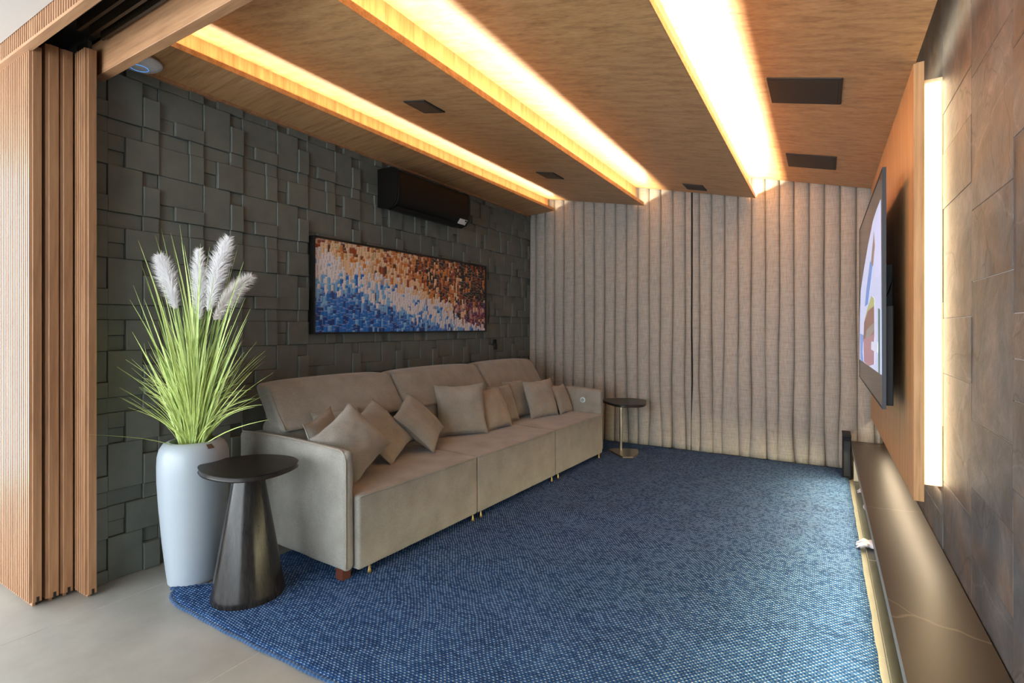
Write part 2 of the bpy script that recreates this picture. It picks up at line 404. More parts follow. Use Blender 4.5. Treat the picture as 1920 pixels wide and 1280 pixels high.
def parea(p):
    pr = [proj((XL+p[4], y, z)) for y, z in ((p[0], p[2]), (p[1], p[2]), (p[1], p[3]), (p[0], p[3]))]
    a = 0
    for i in range(4): a += pr[i][0]*pr[(i+1) % 4][1]-pr[(i+1) % 4][0]*pr[i][1]
    cy, cz = (p[0]+p[1])/2, (p[2]+p[3])/2
    hid = (cy > 1.75 and cz < 0.62) or cz > 2.47 or cy < 1.09 or cy > 5.2 or (2.3 < cy < 4.15 and 1.2 < cz < 1.75)
    return abs(a)/2*(0.0 if hid else 1.0)
pieces.sort(key=parea, reverse=True)
def relief(mb, p):
    y0, y1, z0, z1, d = p; g = 0.0007; e = 0.0022
    y0 += g; y1 -= g; z0 += g; z1 -= g; x = XL+d; i = len(mb.v)
    mb.v += [(XL-0.004, y0, z0), (XL-0.004, y1, z0), (XL-0.004, y1, z1), (XL-0.004, y0, z1),
             (x-e, y0, z0), (x-e, y1, z0), (x-e, y1, z1), (x-e, y0, z1),
             (x, y0+e, z0+e), (x, y1-e, z0+e), (x, y1-e, z1-e), (x, y0+e, z1-e)]
    for k2 in (0, 4):
        for j in range(4): mb.f.append((i+k2+j, i+k2+(j+1) % 4, i+k2+4+(j+1) % 4, i+k2+4+j))
    mb.f.append((i+8, i+9, i+10, i+11)); mb.f.append((i+3, i+2, i+1, i)); mb.c += [None]*10
for p in pieces[:300]:
    mb = MB(); relief(mb, p); mb.build('tile', M['tile_wall'], wl)
mb = MB()
for p in pieces[300:]: relief(mb, p)
o = mb.build('remaining_tiles', M['tile_wall'], wl); o['kind'] = 'stuff'
# back wall behind the curtain
struct(MB().box(XL-0.12, XS+0.3, YB, YB+0.12, 0, 2.85).build('wall_back', M['white']), 'plain wall behind the linen curtain', 'wall')
# return wall behind the stacked doors
struct(MB().box(-5.5, XL-0.0, 1.045, 1.13, 0, 2.85).build('wall_front', M['white']), 'white return wall behind the stacked sliding doors', 'wall')
# right wall: slate slabs
wr = struct(MB().box(XS-0.0085, XS+0.15, -3.2, YB+0.1, 0, 2.85).build('wall_right', M['pale_grout']), 'brown grey slate slab wall with fine joints', 'wall')
def colz(px, ys): return [onx(px, y, XS-0.012).z for y in ys]
y_a, y_b, y_c, y_d = (onx(px, 600, XS-0.012).y for px in (1768, 1821, 1899, 1990))
cols = [(y_a, 3.35, [0.40, 0.78, 1.30, 1.75, 2.2]), (y_b, y_a, colz(1822, (971, 720, 593, 340, 212, 120))), (y_c, y_b, colz(1822, (1041, 914, 786, 528, 395, 146))),
        (y_d, y_c, colz(1900, (917, 751, 672, 587, 259, 90))), (1.05, y_d, [0.35, 0.72, 1.1, 1.5, 1.9, 2.3]), (0.6, 1.05, [0.5, 0.95, 1.35, 1.75, 2.2]), (0.15, 0.6, [0.3, 0.8, 1.2, 1.6, 2.0]),
        (-0.4, 0.15, [0.6, 1.2, 1.8]), (-1.0, -0.4, [0.5, 1.1, 1.7]), (-1.6, -1.0, [0.6, 1.2, 1.8]), (-2.2, -1.6, [0.5, 1.1, 1.7]), (-3.2, -2.2, [0.6, 1.2, 1.8]), (3.35, 3.9, [0.6, 1.2, 1.8]), (3.9, 4.5, [0.5, 1.1, 1.7]), (4.5, YB, [0.6, 1.2, 1.8])]
for (ya, yb, zs) in cols:
    zz = [0.0]+sorted(zs)+[2.8]
    for q in range(len(zz)-1):
        d = random.uniform(0.0105, 0.0135)
        tilt = random.uniform(-0.0015, 0.0015)
        mb = MB(); mb.box(XS-d, XS+0.002, ya+0.001, yb-0.001, zz[q]+0.001, zz[q+1]-0.001)
        mb.build('slate_slab', M['slate'], wr, bevel=0.001, seg=1)
# ---- ceilings
ce = struct(MB().box(XL-0.12, XS+0.15, 1.06, YB+0.1, 2.85, 2.95).build('ceiling', M['white']), 'sloping oak veneer ceiling panels with lit coves', 'ceiling')
T = 0.012
lefts = [(XL, 2.458)]+STARTS
rights = TIPS+[(0.335, 2.325)]
for (xa, za), (xb, zb) in zip(lefts, rights):
    MB().prism([(xa, za), (xb, zb), (xb, zb+T), (xa, za+T)], 'y', CY0, CY1).build('ceiling_panel', M['wood_ceil'], ce)
for (tx, tz), (sx, sz), dz in zip(TIPS, STARTS, LEDZ):
    MB().box(tx-0.006, tx+0.001, CY0-0.001, CY1+0.001, tz-0.001, tz+dz+0.0105).build('cove_lip', M['wood_ceil'], ce)
    MB().box(sx, sx+0.018, CY0, CY1, tz+max(0.0, (dz-0.017)/0.030)*0.085+0.006, sz+0.004).build('cove_upstand', M['wood_vert'], ce)
    MB().box(tx-0.038, tx-0.022, CY0+0.02, CY1-0.02, tz+dz-0.004, tz+dz-0.001).build('led_profile', M['white_plastic'], ce)
MB().box(0.335, XS, CY0, CY1, 2.66, 2.68).build('slot_board', M['wood_ceil'], ce)
MB().box(XL, XL+0.040, CY0, CY1, 2.446, 2.466).build('edge_bead', M['wood_beam'], ce)
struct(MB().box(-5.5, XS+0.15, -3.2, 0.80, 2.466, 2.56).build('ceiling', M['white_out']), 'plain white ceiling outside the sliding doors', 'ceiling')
# ---- sliding door header: fluted fascia, track, inner beam
t1 = thing('trim_1', 'fluted oak fascia in front of the door track', 'trim'); t1['kind'] = 'structure'
MB().box(-5.5, XS, 0.800, 0.832, 2.375, 2.388).build('bottom_board', M['wood_beam'], t1)
MB().box(-5.5, XS, 0.812, 0.832, 2.386, 2.56).build('backing', M['wood_beam'], t1)
mb = MB(); x = -5.5
while x < XS-0.02:
    mb.prism([(x, 0.813), (x+0.003, 0.802), (x+0.014, 0.802), (x+0.017, 0.813)], 'z', 2.387, 2.47); x += 0.0235
mb.build('flutes', M['wood_door'], t1)
t2 = struct(MB().box(XL+0.0, XS, 1.045, 1.088, 2.345, 2.50).build('trim_2', M['wood_beam'], bevel=0.002), 'smooth oak beam behind the sliding door track', 'trim')
t3 = thing('trim_3', 'black sliding door track with thin bronze rails', 'trim'); t3['kind'] = 'structure'
MB().box(-5.5, XS, 0.83, 1.05, 2.52, 2.56).build('track_box', M['black'], t3)
for yy in (0.850, 0.895, 0.940, 0.985, 1.025):
    MB().box(-2.74, XS, yy-0.006, yy+0.006, 2.468, 2.52).build('rail', M['rail'], t3)
# ---- stacked sliding doors
def door(n, y0, y1, xe, ztop, zb, lab):
    d = thing('door_%d' % n, lab, 'door', (xe, y0, 0)); d['kind'] = 'structure'
    th = y1-y0
    MB().box(-1.2, 0, 0.010, th, zb, ztop).build('door_leaf', M['wood_door'], d, bevel=0.0015, seg=1)
    mb = MB(); x = -0.022
    stop = -1.2
    while x > stop:
        mb.prism([(x, 0.011), (x+0.002, 0.0), (x+0.013, 0.0), (x+0.0155, 0.011)], 'z', zb+0.001, ztop); x -= 0.0225
    mb.build('flutes', M['wood_door'], d)
    MB().box(-0.035, 0.0006, th*0.55, th*0.78, zb-0.002, zb+0.022).build('guide', M['black'], d)
    MB().box(-1.15, -0.02, th*0.35, th*0.6, 0.0, zb+0.005).build('floor_guide', M['wood_door'], d)
door(1, 0.823, 0.864, -2.888, 2.40, 0.020, 'fluted oak sliding door, foremost of the stack')
door(2, 0.877, 0.922, -2.888, 2.43, 0.016, 'oak sliding door second in the stack, behind the foremost')
door(3, 0.927, 0.971, -2.886, 2.43, 0.016, 'oak sliding door third in the stack')
door(4, 0.979, 1.021, -2.780, 2.43, 0.014, 'oak sliding door nearest the tiled wall, jutting past the stack')

# ================================================================== CURTAINS
def curtain(name, x0, x1, seed, lab):
    p = 0.1165; n = int(round((x1-x0)/p)); p = (x1-x0)/n
    nu, nv = n*22, 44
    zt = 2.74
    def fn(u, v):
        s = u*(x1-x0); z = zt*(1-v); low = v*v
        q = s/p
        q += 0.30*low*srand(q*0.7, z*0.8, seed)+0.10*srand(q*1.7, z*0.5, seed+9)*v
        c = abs(math.cos(math.pi*q))
        e = 0.28+0.50*v
        am = 0.045+0.022*v+0.022*v*srand(int(q+.5)*0.9, z*0.6, seed+3)
        y = -am*(c**e)+0.03
        y += 0.012*v*srand(s*5, z*1.2, seed+5)
        xx = x0+s+0.012*math.sin(2*math.pi*q)*(0.5+v)
        zz = z+(0.0 if v < 0.99 else 0.006+0.006*srand(q*1.3, seed))
        return (xx, 5.195+y, zz)
    o = MB().grid(fn, nu, nv).build(name, M['linen'], smooth='all')
    md = o.modifiers.new('thickness', 'SOLIDIFY'); md.thickness = 0.002
    return tag(o, lab, 'curtain')
curtain('curtain', -2.875, -1.098, 1, 'beige linen pleated curtain hanging behind the sofa end and metal side table')
curtain('curtain', -1.084, 0.405, 5, 'beige linen pleated curtain hanging beside the television and console end')

# ================================================================== RUG
def rug():
    pts = []
    nx = 60
    xs = [-2.58+i*(0.166+2.58)/nx for i in range(nx+1)]
    def near(x):
        t = (x+2.58)/2.746
        return 1.165+0.055*math.exp(-((x+2.58)/0.10)**2)-0.012*math.sin(t*9)+0.006*srand(x*6)
    mb = MB()
    zt = 0.013
    def xl(y): return -2.57+max(0.0, min(0.15, y-1.19))       # the corner sweeps back past the vase
    def fn(u, v):
        y = near(-2.58+u*2.746)*(1-v)+5.14*v; x = xl(y)+u*(0.166-xl(y))
        return (x+0.004*srand(y*7, u*3)*(u > 0.99), y, zt+0.002*srand(x*4, y*4))
    mb.grid(fn, 60, 120)
    o = mb.build('rug', M['rug'], smooth='all')
    md = o.modifiers.new('thickness', 'SOLIDIFY'); md.thickness = 0.011; md.offset = -1
    tag(o, 'large blue woven rug with pale flecks under the sofa', 'rug')
    # bound knotted edge
    ex = [-2.58+i*2.746/640 for i in range(641)]
    e = MB().tube([(fn((x+2.58)/2.746, 0)[0], near(x)-0.002, 0.0085) for x in ex], [0.0068+0.0016*math.sin(i*1.5) for i in range(641)], 7); e.build('edge_binding', M['rug_edge'], o, smooth='all')
    MB().tube([(xl(y)+0.002, y, 0.0085) for y in (1.213+i*0.004 for i in range(150))], [0.0068+0.0016*math.sin(i*1.5) for i in range(150)], 7).build('edge_binding', M['rug_edge'], o, smooth='all')
rug()

# ================================================================== SOFA
def rbox(x0, x1, y0, y1, z0, z1, r, fn=None, nseg=(10, 10, 10)):
    """rounded box as a MB, r = corner radius, fn maps a vertex"""
    h = Vector(((x1-x0)/2, (y1-y0)/2, (z1-z0)/2)); c = Vector(((x0+x1)/2, (y0+y1)/2, (z0+z1)/2))
    r = min(r, min(h)*0.98)
    def ticks(hh, n):
        a = [-hh, -hh+r*0.15, -hh+r*0.4, -hh+r*0.7, -hh+r]
        inner = [-hh+r+(2*hh-2*r)*k/n for k in range(1, n)]
        return a+inner+[-q for q in a[::-1]]
    tx, ty, tz = ticks(h.x, nseg[0]), ticks(h.y, nseg[1]), ticks(h.z, nseg[2])
    mb = MB(); idx = {}
    def vert(p):
        key = (round(p[0], 6), round(p[1], 6), round(p[2], 6))
        if key in idx: return idx[key]
        q = Vector(p); inn = Vector([max(-(h[i]-r), min(h[i]-r, q[i])) for i in range(3)])
        d = q-inn
        if d.length > 1e-9: q = inn+d.normalized()*r
        q = q+c
        if fn: q = Vector(fn(q))
        idx[key] = len(mb.v); mb.v.append(tuple(q)); return idx[key]
    def face(ta, tb, mk, flip):
        for i in range(len(ta)-1):
            for j in range(len(tb)-1):
                q = [vert(mk(ta[i], tb[j])), vert(mk(ta[i+1], tb[j])), vert(mk(ta[i+1], tb[j+1])), vert(mk(ta[i], tb[j+1]))]
                if flip: q = q[::-1]
                if len(set(q)) == 4: mb.f.append(tuple(q)); mb.c.append(None)
    for sgn in (-1, 1):
        face(tx, ty, lambda a, b: (a, b, sgn*h.z), sgn < 0)
        face(ty, tz, lambda a, b: (sgn*h.x, a, b), sgn < 0)
        face(tz, tx, lambda a, b: (b, sgn*h.y, a), sgn < 0)
    return mb
SO, SR = (-1.90, 1.655, 0), R(-3.0)
so = thing('sofa', 'grey-beige chenille recliner sofa with three seats against the tiled wall', 'sofa', SO, SR)
seats = [(0.058, 0.968), (0.972, 1.950), (1.954, 2.822)]
for i, (a, b2) in enumerate(seats):
    def wr_(q, a=a, b2=b2):
        t = (q.y-a)/(b2-a); fx = max(0, min(1, (q.x+0.70)/0.735))
        z = q.z
        if z > 0.39: z += 0.010*math.sin(math.pi*t)*math.sin(math.pi*min(1, fx*1.02))+0.004*srand(q.x*7, q.y*7)
        x = q.x
        if x > 0.008: x += 0.006*math.sin(math.pi*t)*math.sin(math.pi*min(1, max(0, (q.z-0.05)/0.35)))+0.0025*srand(q.y*14, q.z*4)
        return (x, q.y, z)
    seat = rbox(-0.70, 0.022, a, b2, 0.048, 0.40, 0.016, wr_, (14, 18, 8)).build('seat', M['sofa'], so, smooth='all')
    MB().tube([(0.021+0.004*math.sin(math.pi*k/20), a+0.008+(b2-a-0.016)*k/20, 0.3965) for k in range(21)], 0.0035, 6).build('piping', M['sofa'], seat, smooth='all')
    # lumbar cushion
    def lum(q, a=a, b2=b2):
        t = (q.z-0.38)/0.30; s = (q.y-a)/(b2-a)
        x = q.x-0.035*t
        if q.x > -0.69: x += 0.018*math.sin(math.pi*s)**0.5*math.sin(math.pi*max(0, min(1, t)))+0.004*srand(q.y*9, q.z*9, i)
        return (x, q.y, q.z)
    rbox(-0.80, -0.59, a+0.004, b2-0.004, 0.38, 0.68, 0.05, lum, (5, 16, 8)).build('backrest', M['sofa'], so, smooth='all')
    # head rest, tipped back
    def head(q, a=a, b2=b2):
        t = (q.z-0.62)/0.26; s = (q.y-a)/(b2-a)
        x = q.x-0.17*max(0, t)**0.9
        if q.x > -0.62: x += 0.014*math.sin(math.pi*max(0, min(1, s)))**0.5*math.sin(math.pi*max(0, min(1, t)))+0.004*srand(q.y*6, q.z*9, i+4)
        z = q.z+0.006*math.sin(math.pi*s)
        if q.z > 0.8: z -= 0.012*abs(2*s-1)**6
        return (x, q.y, z)
    hr = rbox(-0.715, -0.575, a+0.002, b2-0.002, 0.625, 0.885, 0.03, head, (4, 18, 8)).build('headrest', M['sofa'], so, smooth='all')
    for ye in (a+0.012, b2-0.012):
        MB().tube([(-0.585-0.17*(k/10)**0.9-0.001, ye, 0.64+0.235*k/10) for k in range(11)], 0.003, 6).build('piping', M['sofa'], hr, smooth='all')
def arm(q):
    # top edge droops slightly to the back, thin upholstered slab
    t = -q.x/0.93
    z = q.z
    if q.z > 0.3: z += 0.010*math.sin(math.pi*min(1, max(0, t)))-0.022*max(0, t-0.75)
    return (q.x, q.y+0.004*srand(q.x*6, q.z*6)*1.0, z)
for a, b2 in ((0.0, 0.056), (2.826, 2.884)):
    am = rbox(-0.93, 0.0, a, b2, 0.052, 0.615, 0.026, arm, (18, 2, 12)).build('armrest', M['sofa'], so, smooth='all')
    yo = a+0.006 if a == 0 else b2-0.006
    pts = [(-0.004, yo, 0.07+0.50*k/12) for k in range(13)]+[(-0.012, yo, 0.598), (-0.03, yo, 0.613)]+[(-0.05-0.85*k/14, yo, 0.618+0.010*math.sin(math.pi*(0.05+0.85*k/14)/0.93)-0.022*max(0, (0.05+0.85*k/14)/0.93-0.75)) for k in range(15)]
    MB().tube(pts, 0.0035, 6).build('piping', M['piping'], am, smooth='all')
rbox(-0.935, -0.72, 0.03, 2.855, 0.055, 0.60, 0.03, None, (3, 20, 6)).build('back_frame', M['sofa'], so, smooth='all')
for (x, y) in ((-0.075, 0.002), (-0.90, 0.002), (-0.075, 2.83), (-0.90, 2.83)):
    MB().box(x, x+0.05, y, y+0.05, 0.006, 0.062).build('leg', M['redwood'], so, bevel=0.003)
for y in (0.13, 0.93, 1.01, 1.90, 2.0, 2.76):
    MB().lathe([(0.010, 0.012), (0.012, 0.02), (0.008, 0.03), (0.006, 0.06)], 10, (0.012, y)).build('glide', M['brass'], so, smooth=True)
# reading-light button on the far arm
bx, bz = -0.18, 0.515
bt = MB(); bt.lathe([(0.001, 0), (0.026, 0), (0.026, 0.006), (0.022, 0.008), (0.001, 0.008)], 24)
bt.v = [(v[0]+bx, 2.826-v[2]+0.002, v[1]+bz) for v in bt.v]
b_ = bt.build('control_button', M['button'], so, smooth=True, label='pale blue round control button')
rg = MB(); rg.lathe([(0.010, 0.0), (0.016, 0.0), (0.016, 0.0095), (0.010, 0.0095)], 24); rg.v = [(v[0]+bx, 2.826-v[2]+0.0015, v[1]+bz) for v in rg.v]
rg.build('button_ring', M['button_dark'], b_, smooth=True)

# ---- scatter cushions
def pillow_mesh(name, size, thick, seed, mat):
    n = 22; mb = MB(); hs = size/2
    def pt(u, v, sgn):
        a, b2 = 2*u-1, 2*v-1
        pin = 1-0.085*(1-abs(a)**2.2)*(abs(b2)**3)-0.0
        pin2 = 1-0.085*(1-abs(b2)**2.2)*(abs(a)**3)
        x = hs*a*pin2; y = hs*b2*pin
        e = max(0, (1-abs(a)**2.6))**0.55*max(0, (1-abs(b2)**2.6))**0.55
        z = sgn*thick/2*e
        wr2 = 0.006*srand(a*2.2, b2*2.2, seed)+0.004*srand(a*5, b2*5, seed+2)
        return (x+0.006*srand(b2*2, seed), y+0.006*srand(a*2, seed+5), z+wr2*e)
    mb.grid(lambda u, v: pt(u, v, 1), n, n)
    i = len(mb.v); mb.grid(lambda u, v: pt(1-u, v, -1), n, n)
    o = mb.build(name, mat, smooth='all')
    # seam along the edge
    ring = []
    for k in range(4*16):
        q = k/16; s = int(q); f = q-s
        u, v = [(f, 0), (1, f), (1-f, 1), (0, 1-f)][s]
        ring.append(pt(u, v, 1))
    ring.append(ring[0])
    MB().tube(ring, 0.0022, 5).build('seam', mat, o, smooth='all')
    return o
def pillow(c, a, b, lab, mat='pillow', seed=0, thick=0.115, grow=1.07, seat=0.405):
    """c: centre pixel, a / b: pixel vectors of its upright and sideways edges; a square cushion resting on the seat"""
    A, B, C2 = a[0]**2+a[1]**2, b[0]**2+b[1]**2, a[0]*b[0]+a[1]*b[1]
    s2 = ((A+B)+math.sqrt((A-B)**2+4*C2*C2))/2*1.004
    da = math.sqrt(max(s2-A, 1)); db = -C2/da
    db = math.copysign(math.sqrt(max(s2-B, 1)), db)
    # distance from the lowest corner, which touches the seat
    low = max(((i*a[1]+j*b[1])/2, i, j) for i in (-1, 1) for j in (-1, 1))
    d = F*(H-seat)/(c[1]+low[0]-HY)
    d = d/(1+(low[1]*da+low[2]*db)/2/F)
    def vec(p, dep): return (RGT*p[0]+Vector((0, 0, -p[1]))+FWD*dep).normalized()
    va, vb = vec(a, da), vec(b, db)
    vb = (vb-va*va.dot(vb)).normalized(); vn = vb.cross(va)
    r = Vector(ray(*c))*d
    o = pillow_mesh('cushion', math.sqrt(s2)*d/F*grow, thick, seed, M[mat])
    m = Matrix((vb, va, vn)).transposed().to_4x4(); m.translation = r+Vector((0, 0, H))
    o.matrix_world = m
    return tag(o, lab, 'cushion', 'scatter cushions on the sofa')
RGT = Vector((C_, S_, 0)); FWD = Vector((-S_, C_, 0))
def upright(at, yaw, lean, size, lab, mat='pillow', seed=0, thick=0.11, roll=0):
    """at: ground point of the bottom edge; yaw turns the face from +X towards the camera side, lean tips it back"""
    o = pillow_mesh('cushion', size, thick, seed, M[mat])
    vb = Vector((math.sin(R(yaw)), math.cos(R(yaw)), 0)); vo = Vector((vb.y, -vb.x, 0))
    va = Vector((0, 0, math.cos(R(lean))))-vo*math.sin(R(lean)); vn = vb.cross(va)
    m = Matrix((vb, va, vn)).transposed().to_4x4() @ Matrix.Rotation(R(roll), 4, 'Z')
    m.translation = Vector((at[0], at[1], 0.400))+va*size*0.485
    o.matrix_world = m
    return tag(o, lab, 'cushion', 'scatter cushions on the sofa')
upright((-2.29, 1.90), -24, 14, 0.32, 'small beige cushion leaning on the backrest beside the armrest nearest the vase', seed=1, roll=8, thick=0.08)
upright((-2.36, 2.02), 4, 16, 0.32, 'beige cushion mostly hidden behind the large tilted cushion', seed=2, thick=0.07)
pillow((661, 838), (39, -52), (76, 82), 'large beige cushion tipped on its corner against the armrest beside the black table', seed=3, thick=0.14, grow=1.02)
pillow((707, 820), (17, -26), (75, 71), 'beige cushion between the large tilted cushion and the upright leaning one', seed=4, thick=0.10)
pillow((755, 804), (3, -29), (66, 67), 'plump beige cushion leaning at the gap between first and second seats', seed=5, thick=0.12)
seatp = lambda px, py: onz(px, py, 0.405)
upright(seatp(867, 816), 36, 20, 0.385, 'square grey-beige cushion standing alone on the middle seat', seed=6)
upright(seatp(934, 802), 4, 24, 0.335, 'tan cushion leaning beside the square cushion of the middle seat', 'pillow_tan', seed=7)
upright(seatp(955, 792), 2, 20, 0.335, 'beige cushion tucked behind the tan cushion', seed=8, thick=0.085)
upright(seatp(980, 783), 6, 19, 0.335, 'grey-beige cushion leaning on the backrest behind the far square cushion', seed=9, thick=0.085)
upright(seatp(1023, 782), 17, 21, 0.345, 'square grey-beige cushion standing in front on the far seat', seed=10)
upright(seatp(1052, 772), 0, 23, 0.33, 'brownish cushion behind the square cushion of the far seat', seed=11, thick=0.075)
upright(seatp(1069, 769.5), 0, 22, 0.275, 'brownish cushion leaning against the far armrest with the round button', seed=12, thick=0.075)

# settle each cushion against its neighbours (metres)
NUDGE = {'cushion': (0.013, -0.002, 0.021), 'cushion.001': (-0.021, 0.051, 0.008), 'cushion.002': (0, 0.001, 0.030), 'cushion.003': (0.050, -0.010, 0.047),
         'cushion.004': (0.057, 0.102, 0.034), 'cushion.005': (0.015, -0.002, 0.012), 'cushion.006': (0.027, -0.012, 0.007), 'cushion.007': (0.003, -0.006, 0),
         'cushion.008': (-0.008, 0.017, 0.014), 'cushion.009': (0, 0, 0.006), 'cushion.010': (-0.034, -0.075, 0.007), 'cushion.011': (0.024, -0.122, 0.006)}
for o in [q for q in bpy.data.objects if q.name.startswith('cushion')]:
    o.matrix_world = Matrix.Translation(Vector(NUDGE.get(o.name, (0, 0, 0)))) @ o.matrix_world

# ================================================================== SIDE TABLES
def smooth_loop(pts, n=8):
    out = []; m = len(pts)
    for i in range(m):
        p0, p1, p2, p3 = pts[i-1], pts[i], pts[(i+1) % m], pts[(i+2) % m]
        for k in range(n):
            t = k/n
            out.append(tuple(0.5*((2*p1[j])+(-p0[j]+p2[j])*t+(2*p0[j]-5*p1[j]+4*p2[j]-p3[j])*t*t+(-p0[j]+3*p1[j]-3*p2[j]+p3[j])*t**3) for j in (0, 1)))
    return out
tb = thing('side_table', 'black stained oak side table with cone base and pebble shaped top', 'side table', (-2.20, 1.37, 0))
MB().lathe([(0.150, 0.012), (0.152, 0.02), (0.147, 0.04), (0.062, 0.55)], 56).build('pedestal', M['ebony'], tb, smooth=True)
top = smooth_loop([(p.x+2.20, p.y-1.37) for p in (onz(*q, 0.572) for q in ((373, 876), (388, 888), (440, 895), (500, 888), (545, 873), (557, 862), (535, 854), (480, 852), (415, 860), (384, 868)))], 6)
MB().prism(top, 'z', 0.55, 0.572).build('table_top', M['ebony_top'], tb, smooth=True, bevel=0.006, seg=3)
PX, PY = -1.665, 4.78
t2_ = thing('side_table', 'small metal side table with dark wedge shaped top in front of the curtain', 'side table', (PX, PY, 0))
top = smooth_loop([(p.x-PX, min(p.y, 5.10)-PY) for p in (onz(*q, 0.478) for q in ((1130, 749), (1142, 746.5), (1180, 746), (1207, 749), (1211, 753), (1203, 758.5), (1165, 759), (1145, 755)))], 5)
MB().prism(top, 'z', 0.455, 0.478).build('table_top', M['ebony_top'], t2_, smooth=True, bevel=0.004)
base = [(p.x-PX, p.y-PY) for p in (onz(*q, 0.025) for q in ((1141, 842), (1152, 840), (1180, 840.5), (1195, 842), (1197, 846), (1194, 852), (1187, 855.5), (1168, 855.5), (1160, 852)))]
MB().prism(base, 'z', 0.013, 0.025).build('base_plate', M['steel'], t2_, bevel=0.002)
MB().lathe([(0.014, 0.024), (0.014, 0.456)], 20).build('post', M['steel'], t2_, smooth=True)

# ================================================================== VASE AND GRASS
VX, VY = -2.575, 1.33
va = thing('planter', 'tall pale blue-white ceramic vase on the floor beside the black table', 'vase', (VX, VY, 0))
MB().lathe([(0.098, 0.0), (0.106, 0.006), (0.112, 0.05), (0.128, 0.20), (0.141, 0.36), (0.148, 0.48), (0.149, 0.55), (0.147, 0.595), (0.140, 0.628), (0.126, 0.650), (0.108, 0.660), (0.098, 0.660), (0.094, 0.652), (0.094, 0.60)], 64).build('vase_body', M['vase'], va, smooth=True)
MB().lathe([(0.001, 0.615), (0.095, 0.618), (0.095, 0.61)], 32).build('filling', M['soil'], va)
an = math.atan2(-VY, -VX)+0.50
tgm = MB()
tgm.grid(lambda u, v: ((0.1465-0.022*v)*math.cos(an-0.10+0.20*u), (0.1465-0.022*v)*math.sin(an-0.10+0.20*u), 0.6365+0.017*v), 4, 1)
tgm.build('maker_tag', M['tag'], va, label='small brown tag near the rim')
gr = thing('ornamental_grass', 'artificial green grass with white feathery plumes standing in the pale vase', 'plant', (VX, VY, 0.62))
RGT = Vector((C_, S_, 0)); FWD = Vector((-S_, C_, 0))
def gp(px, py, dep=0.0):
    """pixel to a point on the plane through the vase axis, relative to the grass origin"""
    d0 = -S_*VX+C_*VY+dep
    u = (px-CX)/F*d0; v = (HY-py)/F*d0
    return RGT*u+FWD*d0+Vector((0, 0, H+v))-Vector((VX, VY, 0.62))
def blade(mb, p0, p1, width, bend, n=9, droop=0.0, twist=0.0):
    p0, p1 = Vector(p0), Vector(p1); d = p1-p0
    side = d.cross(FWD).normalized()
    sd = (side*math.cos(twist)+FWD*math.sin(twist)); i = len(mb.v)
    out = Vector((p1.x, p1.y, 0)); out = out.normalized() if out.length > 1e-3 else RGT
    for k in range(n+1):
        t = k/n
        c = p0+d*t-out*bend*math.sin(math.pi*t)*d.length+Vector((0, 0, 1))*(droop*math.sin(math.pi*t)*d.length)
        wd = width*(0.55+0.6*math.sin(math.pi*min(1, t*0.9+0.1)))*(1-t**3)+0.0006
        c.x = max(c.x, XL+0.05-VX)
        mb.v.append(tuple(c-sd*wd/2)); mb.v.append(tuple(c+FWD*wd*0.22)); mb.v.append(tuple(c+sd*wd/2))
    for k in range(n):
        for j in (0, 1):
            mb.f.append((i+3*k+j, i+3*k+j+1, i+3*k+3+j+1, i+3*k+3+j)); mb.c.append(None)
long_tips = [(259, 450), (266, 498), (302, 428), (303, 470), (291, 441), (320, 437), (337, 422), (345, 460), (362, 478), (376, 457), (393, 463), (447, 459), (457, 490), (455, 520),
             (460, 558), (463, 598), (250, 535), (262, 592), (334, 520), (356, 505), (340, 560), (405, 500), (420, 540), (432, 500), (440, 560), (380, 520), (270, 560), (285, 520), (395, 560), (310, 545), (425, 475), (366, 540), (296, 600), (446, 610), (278, 640), (452, 640)]
rg_ = random.Random(3)
for (px, py) in long_tips:
    for rep in range(2):
        qx, qy = (px, py) if rep == 0 else (px+rg_.uniform(-16, 16), py+rg_.uniform(15, 130))
        dep = rg_.uniform(-0.10, 0.12)
        bx0 = (qx-358)*0.00042+rg_.uniform(-0.012, 0.012)
        mb = MB(); blade(mb, RGT*bx0+FWD*rg_.uniform(-0.05, 0.05), gp(qx, qy, dep), rg_.uniform(0.0065, 0.0135), rg_.uniform(0.015, 0.06), 9, 0.0, rg_.uniform(-0.7, 0.7))
        mb.build('blade', M['blade'], gr, smooth='all')
mb = MB()
for k in range(420):
    a = rg_.uniform(0, 2*math.pi); rr = abs(rg_.gauss(0, 0.13))+0.03; hh = rg_.uniform(0.22, 0.62)*(1.15-rr*1.2)
    if k % 7 == 0: rr *= 1.5; hh *= 0.75
    tip = Vector((math.cos(a)*rr, math.sin(a)*rr, max(0.12, hh)))
    if VX+tip.x < XL+0.06: tip.x = XL+0.06-VX
    b0 = Vector((math.cos(a)*0.05*rg_.random(), math.sin(a)*0.05*rg_.random(), 0))
    blade(mb, b0, tip, rg_.uniform(0.0028, 0.005), rg_.uniform(0.02, 0.10), 7, rg_.uniform(0.0, 0.10), rg_.uniform(-1, 1))
for (px, py) in ((455, 735), (470, 733), (493, 757), (480, 765), (462, 745), (440, 705), (446, 715), (258, 715), (262, 722), (270, 708), (280, 712), (300, 700), (430, 720), (475, 750), (268, 735), (290, 725)):
    for q in range(2):
        blade(mb, RGT*rg_.uniform(-0.05, 0.05), gp(px+rg_.uniform(-5, 5), py+rg_.uniform(-6, 6), rg_.uniform(-0.06, 0.08)), 0.004, rg_.uniform(0.05, 0.10), 9, rg_.uniform(0.10, 0.2))
o = mb.build('fine_grass', M['fine'], gr, smooth='all'); o['kind'] = 'stuff'
